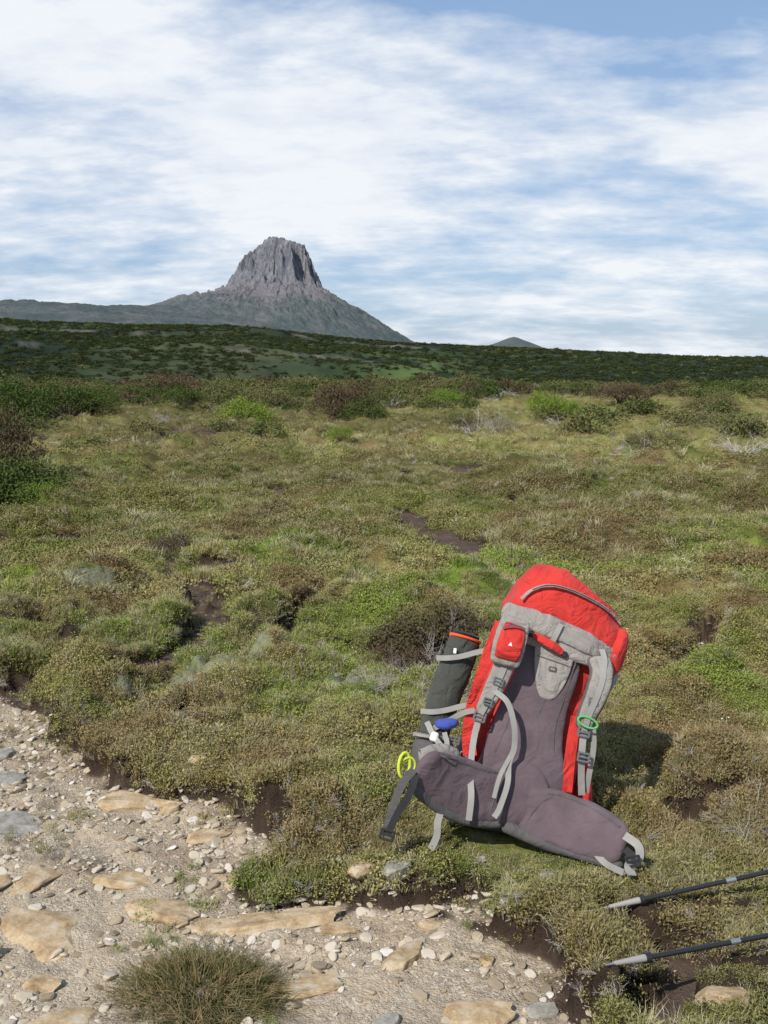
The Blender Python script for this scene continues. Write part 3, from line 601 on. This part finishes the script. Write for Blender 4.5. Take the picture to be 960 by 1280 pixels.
for nm,q in (('left',ls),('right',rs)):
    pl('shoulder_strap_'+nm,q,GRY,ex=3,cap=.02,wr=.008)
    pl('shoulder_strap_padding_'+nm,[(a,b_+.009,c,d+.006,e) for a,b_,c,d,e in q],RED if nm=='left' else DGR,ex=3,cap=.02)
    rib('strap_webbing_'+nm,[(a,b_-.014,c) for a,b_,c,d,e in q],.02,WEB)
rib('red_edge_left',[(-.178,-.02,.70),(-.20,-.045,.6),(-.213,-.05,.5),(-.222,-.035,.4),(-.215,-.02,.3),(-.20,-.02,.24)],.045,RED,t=.01)
rib('lower_webbing_left',[(-.20,-.082,.39),(-.205,-.085,.30),(-.20,-.11,.20),(-.185,-.135,.12),(-.178,-.128,.045)],.020,WEB)
rib('hanging_webbing_left',[(-.175,-.115,.47),(-.125,-.125,.44),(-.09,-.12,.37),(-.075,-.105,.30),(-.082,-.10,.25),(-.075,-.105,.18),(-.088,-.115,.10),(-.10,-.12,.07)],.018,WEB)
rib('hanging_webbing_left_fold',[(-.082,-.10,.27),(-.105,-.115,.20),(-.112,-.12,.13)],.014,WEB)
rib('lower_webbing_right',[(.142,-.072,.41),(.148,-.075,.33),(.165,-.05,.25),(.18,-.035,.19)],.022,WEB)
rib('lower_webbing_right_inner',[(.16,-.072,.46),(.185,-.06,.36),(.19,-.045,.27),(.195,-.02,.20)],.018,WEB)
rib('red_edge_right',[(.12,-.03,.44),(.118,-.04,.36),(.122,-.04,.28),(.13,-.03,.19)],.035,RED,t=.008)
for q,(x,y,z,s,r) in enumerate([(-.20,-.085,.375,1.1,.1),(-.165,-.118,.50,.9,.15),(.142,-.078,.395,1.1,0),(.152,-.098,.50,.9,-.1),(.155,-.078,.315,1.1,0),(-.186,-.112,.43,.8,.1),(-.26,-.03,.28,.9,0)]):
    buckle('buckle_%d'%q,x,y,z,s,r)
rib('load_lifter_left',[(-.10,-.055,.72),(-.13,-.08,.67),(-.14,-.095,.62)],.018,WEB)
rib('load_lifter_right',[(.16,-.05,.68),(.17,-.08,.64),(.168,-.092,.58)],.018,WEB)
rib('lid_strap_centre',[(.01,-.067,.735),(.0,-.070,.70),(-.01,-.064,.66)],.018,WEB)
pl('haul_handle',[(-.075,-.058,.682,.010,.006),(-.04,-.072,.668,.014,.008),(.0,-.074,.654,.014,.008),(.035,-.060,.638,.010,.006)],RED,ex=2.6,cap=.01)
box('handle_end_1',(-.08,-.055,.683),.02,.012,.022,BLK,(0,.2,0));box('handle_end_2',(.04,-.058,.636),.02,.012,.022,BLK,(0,.2,0))
pl('strap_pouch',[(-.158,-.135,.575,.036,.014),(-.157,-.145,.60,.040,.020),(-.153,-.145,.65,.040,.020),(-.148,-.135,.70,.034,.014)],RED,ex=4,cap=.015,wr=.008)
pl('pouch_frame',[(-.159,-.130,.556,.046,.012),(-.157,-.136,.60,.052,.014),(-.153,-.136,.66,.052,.014),(-.147,-.128,.72,.046,.012)],GRY,ex=4,cap=.012)
rib('pouch_zip',[(-.190,-.168,.675),(-.153,-.170,.69),(-.118,-.168,.685)],.006,DGR)
add('pouch_logo',mesh_from('pouch_logo',[(-.163,-.170,.622),(-.149,-.170,.622),(-.156,-.1705,.634)],[(0,1,2)],[WHT],smooth=False),pack)
box('yoke_emblem',(.012,-.049,.58),.026,.003,.016,DGR);box('yoke_emblem_inner',(.012,-.0515,.58),.014,.002,.008,GRY)
rib('yoke_seam',[(-.045,-.0475,.615),(.012,-.0485,.608),(.065,-.0475,.60)],.003,DGR)
zp=[(-.13,.795),(-.10,.832),(-.05,.857),(.02,.856),(.10,.838),(.17,.812),(.215,.78)]
rib('lid_zip',[(x,sy(x,z,.017),z) for x,z in zp],.012,GRY,hint=(0,-.7,.7))
rib('lid_zip_teeth',[(x,sy(x,z,.0195),z) for x,z in zp[1:-1]],.004,BLK,hint=(0,-.7,.7))
rib('lid_side_strap_right',[(.21,-.03,.67),(.236,0,.63),(.228,-.005,.58),(.20,-.02,.53)],.018,WEB,hint=(.5,-.8,0))
pl('mat_roll',[(-.325,.055,.27,.050,.050),(-.315,.06,.40,.056,.056),(-.295,.07,.52,.056,.056),(-.280,.08,.625,.053,.053)],OLV,ex=2.0,cap=.012,wr=.014)
pl('mat_roll_rim',[(-.281,.08,.618,.056,.056),(-.2795,.081,.634,.056,.056)],ORG,ex=2,cap=.006)
pl('mat_roll_top',[(-.2795,.081,.630,.050,.050),(-.278,.082,.648,.045,.045)],BLK,ex=2,cap=.01)
box('mat_roll_label',(-.312,.006,.575),.010,.003,.018,WHT,(0,-.1,0))
for i,(z,dx) in enumerate([(.56,0),(.37,-.018)]):
    rib('mat_strap_%d'%(i+1),[(-.17+dx,-.035,z+.05),(-.23+dx,-.02,z+.03),(-.29+dx,-.004,z+.0),(-.335+dx,.003,z-.015),(-.365+dx,.05,z-.02)],.018,WEB)
rib('mat_strap_diagonal',[(-.20,-.09,.40),(-.25,-.04,.375),(-.30,-.01,.33),(-.35,.0,.29)],.018,WEB)
pl('left_net_pocket',[(-.30,.04,.08,.055,.055),(-.315,.04,.18,.066,.065),(-.325,.045,.27,.066,.064)],DGR,ex=2.3,cap=.03,wr=.02)
pl('pocket_hem',[(-.325,.044,.262,.069,.067),(-.326,.045,.280,.069,.067)],GRY,ex=2.3,cap=.006)
pl('blue_bag',[(-.335,-.035,.322,.012,.018),(-.30,-.045,.327,.020,.022),(-.262,-.04,.342,.012,.016)],BLU,ex=2.4,cap=.015,wr=.024)
pl('white_packet',[(-.33,-.035,.262,.014,.010),(-.325,-.04,.295,.012,.010)],WHT,ex=3,cap=.008,wr=.012)
rib('pocket_strap_1',[(-.36,-.01,.32),(-.32,-.045,.27),(-.27,-.06,.235),(-.22,-.055,.22)],.018,WEB)
rib('pocket_strap_2',[(-.30,-.055,.30),(-.285,-.07,.26),(-.30,-.11,.215)],.016,WEB)
pl('belt_pocket_grey',[(-.37,-.13,.20,.035,.02),(-.30,-.10,.235,.03,.02),(-.24,-.075,.235,.02,.015)],GRY,ex=2.4,cap=.02,wr=.012)
def loop(name,c,rx,rz,rd,mat,tilt=0,yt=0):
    P=[(c[0]+rx*math.cos(t)*math.cos(tilt)-rz*math.sin(t)*math.sin(tilt),c[1]+yt*math.cos(t),c[2]+rx*math.cos(t)*math.sin(tilt)+rz*math.sin(t)*math.cos(tilt),rd,rd) for t in np.linspace(0,2*math.pi,17)]
    C=np.array(P)[:,:3];T,Nn,Sd=frames(C,(0,-1,0));a=np.linspace(0,2*math.pi,8,endpoint=False)
    V=C[:,None,:]+rd*(Sd[:,None,:]*np.cos(a)[:,None]+Nn[:,None,:]*np.sin(a)[:,None])
    add(name,mesh_from(name,V.reshape(-1,3),gridfaces(17,8,True),[mat]),pack)
loop('lime_cord_loop',(-.415,-.20,.18),.018,.040,.005,LIM,.1,.012);loop('lime_cord_loop_inner',(-.405,-.19,.175),.024,.032,.004,LIM,-.3,.01)
loop('green_carabiner',(.145,-.10,.43),.034,.016,.0035,GRN,-.2)
rib('belt_strap_black',[(-.385,-.225,.175),(-.41,-.235,.13),(-.425,-.235,.06),(-.43,-.232,.0),(-.425,-.228,-.04)],.024,DGR)
rib('belt_strap_black_b',[(-.375,-.225,.16),(-.385,-.245,.10),(-.41,-.24,.03),(-.425,-.236,-.035)],.022,BLK)
buckle('belt_buckle_left',-.427,-.238,-.035,1.2,.1,BLK)
rib('belt_webbing_left',[(-.27,-.135,.06),(-.275,-.15,.02),(-.27,-.15,-.02),(-.28,-.15,-.065)],.022,WEB)
rib('belt_webbing_right',[(.29,-.215,.11),(.330,-.235,.09),(.335,-.25,.055),(.300,-.275,.03),(.30,-.33,.012)],.026,WEB)
rib('belt_webbing_right_b',[(.22,-.16,.035),(.25,-.21,.012),(.285,-.29,.008)],.020,WEB)
rib('belt_strap_right_black',[(.295,-.225,.07),(.325,-.24,.055),(.345,-.235,.07),(.33,-.225,.10)],.022,BLK)
buckle('belt_buckle_right',.312,-.270,.045,1.2,-.3,BLK)
pack.matrix_world=Matrix.Translation((PX-.008,PY-.045,.03))@Matrix.Rotation(math.radians(1),4,'Z')@Matrix.Rotation(math.radians(-17),4,'X')@Matrix.Rotation(math.radians(12),4,'Y')@Matrix.Diagonal((.98,.98,.955,1))

# ------------------------------------------------------------ trekking poles
def tube(name,a,b_,ra,rb,mat,parent,n=16):
    a=Vector(a);b_=Vector(b_);d=(b_-a).normalized();q=d.to_track_quat('Z','Y');L_=(b_-a).length;V=[];
    for z,r in((0,ra),(L_,rb)):
        for i in range(n): V.append(tuple(a+q@Vector((r*math.cos(i*2*math.pi/n),r*math.sin(i*2*math.pi/n),z))))
    F=[tuple(x) for x in gridfaces(2,n,True)]+[tuple(range(n))[::-1],tuple(range(n,2*n))]
    return add(name,mesh_from(name,V,F,[mat],smooth=False),parent)
CB,nt,b=newmat('pole_black',.3,.5);b.inputs['Base Color'].default_value=(.02,.02,.022,1)
AL,nt,b=newmat('pole_alloy',.35,.5);b.inputs['Base Color'].default_value=(.45,.45,.45,1);b.inputs['Metallic'].default_value=.8
GT,nt,b=newmat('pole_tip_grey',.6,.3);b.inputs['Base Color'].default_value=(.30,.28,.26,1)
def pole(a,b_):
    e=bpy.data.objects.new('trekking_pole',None);sc.collection.objects.link(e);a=Vector(a);d=(Vector(b_)-a).normalized()
    P=lambda t:a+d*t
    tube('carbide_tip',P(-.012),P(.012),.0022,.004,AL,e);tube('tip_ferrule',P(.01),P(.10),.0055,.0095,GT,e);tube('basket_collar',P(.10),P(.115),.013,.013,CB,e)
    tube('lower_shaft',P(.115),P(.50),.0068,.0068,CB,e);tube('lock_collar',P(.49),P(.53),.010,.010,GT,e);tube('silver_band',P(.36),P(.39),.0072,.0072,AL,e)
    tube('upper_shaft',P(.53),P(.95),.0082,.0082,CB,e);tube('grip',P(.95),P(1.09),.014,.017,CB,e);tube('grip_head',P(1.09),P(1.12),.021,.012,CB,e)
def restpole(a,b_,c0,c1):
    # lay the pole on the vegetation: raise its far end until the visible length clears the ground
    z0=max(c0,float(height(np.array([a[0]]),np.array([a[1]]))[0])+.012);t=np.linspace(.1,1.0,24);xs=a[0]+(b_[0]-a[0])*t;ys=a[1]+(b_[1]-a[1])*t
    g=np.maximum(height(xs,ys),height(xs,ys-.06))+.022;z1=max(c1,float(np.max(z0+(g-z0)/t)) if True else c1);z1=min(z1,.16)
    pole((a[0],a[1],z0),(b_[0],b_[1],z1))
restpole((.625,2.70),(1.13,2.775),.025,.07);restpole((.545,2.29),(1.05,2.49),.0,.075)

# ------------------------------------------------------------ sky, sun, camera
E=math.radians(43);az=math.atan2(-.57,-.82)
W=bpy.data.worlds.new('World');sc.world=W;W.use_nodes=True;nt=W.node_tree;bg=nt.nodes['Background']
sk=N(nt,'ShaderNodeTexSky');sk.sky_type='NISHITA';sk.sun_disc=False;sk.sun_elevation=E;sk.sun_rotation=az;sk.air_density=1.;sk.dust_density=.6
tc=N(nt,'ShaderNodeTexCoord');sx=N(nt,'ShaderNodeSeparateXYZ');nt.links.new(tc.outputs['Generated'],sx.inputs[0])
zz=math_(nt,'ADD',math_(nt,'MAXIMUM',sx.outputs[2],0.),.24)
cb=N(nt,'ShaderNodeCombineXYZ');nt.links.new(math_(nt,'DIVIDE',sx.outputs[0],zz),cb.inputs[0]);nt.links.new(math_(nt,'DIVIDE',sx.outputs[1],zz),cb.inputs[1])
mp=N(nt,'ShaderNodeMapping');mp.inputs['Rotation'].default_value=(0,0,math.radians(8));mp.inputs['Scale'].default_value=(.85,1.25,1);mp.inputs['Location'].default_value=(5.1,2.4,0);nt.links.new(cb.outputs[0],mp.inputs[0])
c1n=N(nt,'ShaderNodeTexNoise');c1n.inputs['Scale'].default_value=1.25;c1n.inputs['Detail'].default_value=4;c1n.inputs['Roughness'].default_value=.5;c1n.inputs['Distortion'].default_value=.25;nt.links.new(mp.outputs[0],c1n.inputs['Vector']);c1=c1n.outputs['Fac']
c2=noise(nt,mp.outputs[0],7.5,6,.6)
cc=math_(nt,'ADD',math_(nt,'MULTIPLY',c1,.76),math_(nt,'MULTIPLY',c2,.24))
el=ramp(nt,sx.outputs[2],[(0.,.03),(.05,.02),(.10,.04),(.14,.08),(.21,.13),(.265,.07),(.31,.0)])
cc=math_(nt,'ADD',cc,math_(nt,'SUBTRACT',el,.055))
cov=ramp(nt,cc,[(.395,.08),(.475,.55),(.56,.96)])
cov=math_(nt,'MULTIPLY',cov,ramp(nt,sx.outputs[2],[(.33,1.),(.60,.30)]))
shade=ramp(nt,math_(nt,'ADD',math_(nt,'MULTIPLY',c1,.5),math_(nt,'MULTIPLY',c2,.5)),[(.40,(7.1,7.8,8.9)),(.58,(9.1,9.4,9.8))])
blue=mix(nt,.55,sk.outputs[0],(2.8,4.8,8.2))
colr=mix(nt,cov,blue,shade)
nt.links.new(colr,bg.inputs['Color']);bg.inputs['Strength'].default_value=.1
sl=bpy.data.lights.new('sun','SUN');sl.energy=5.0;sl.angle=math.radians(.5);sl.color=(1,.955,.88)
so=bpy.data.objects.new('sun',sl);sc.collection.objects.link(so)
sd=Vector((math.sin(az)*math.cos(E),math.cos(az)*math.cos(E),math.sin(E)));so.rotation_euler=sd.to_track_quat('Z','Y').to_euler();so.location=sd*50
cam=bpy.data.cameras.new('camera');co=bpy.data.objects.new('camera',cam);sc.collection.objects.link(co)
cam.sensor_fit='VERTICAL';cam.sensor_height=24;cam.lens=24*1284/1280;cam.clip_end=60000;cam.clip_start=.05
co.location=(0,0,1.55);co.rotation_euler=(math.radians(90-8.4),0,0);sc.camera=co
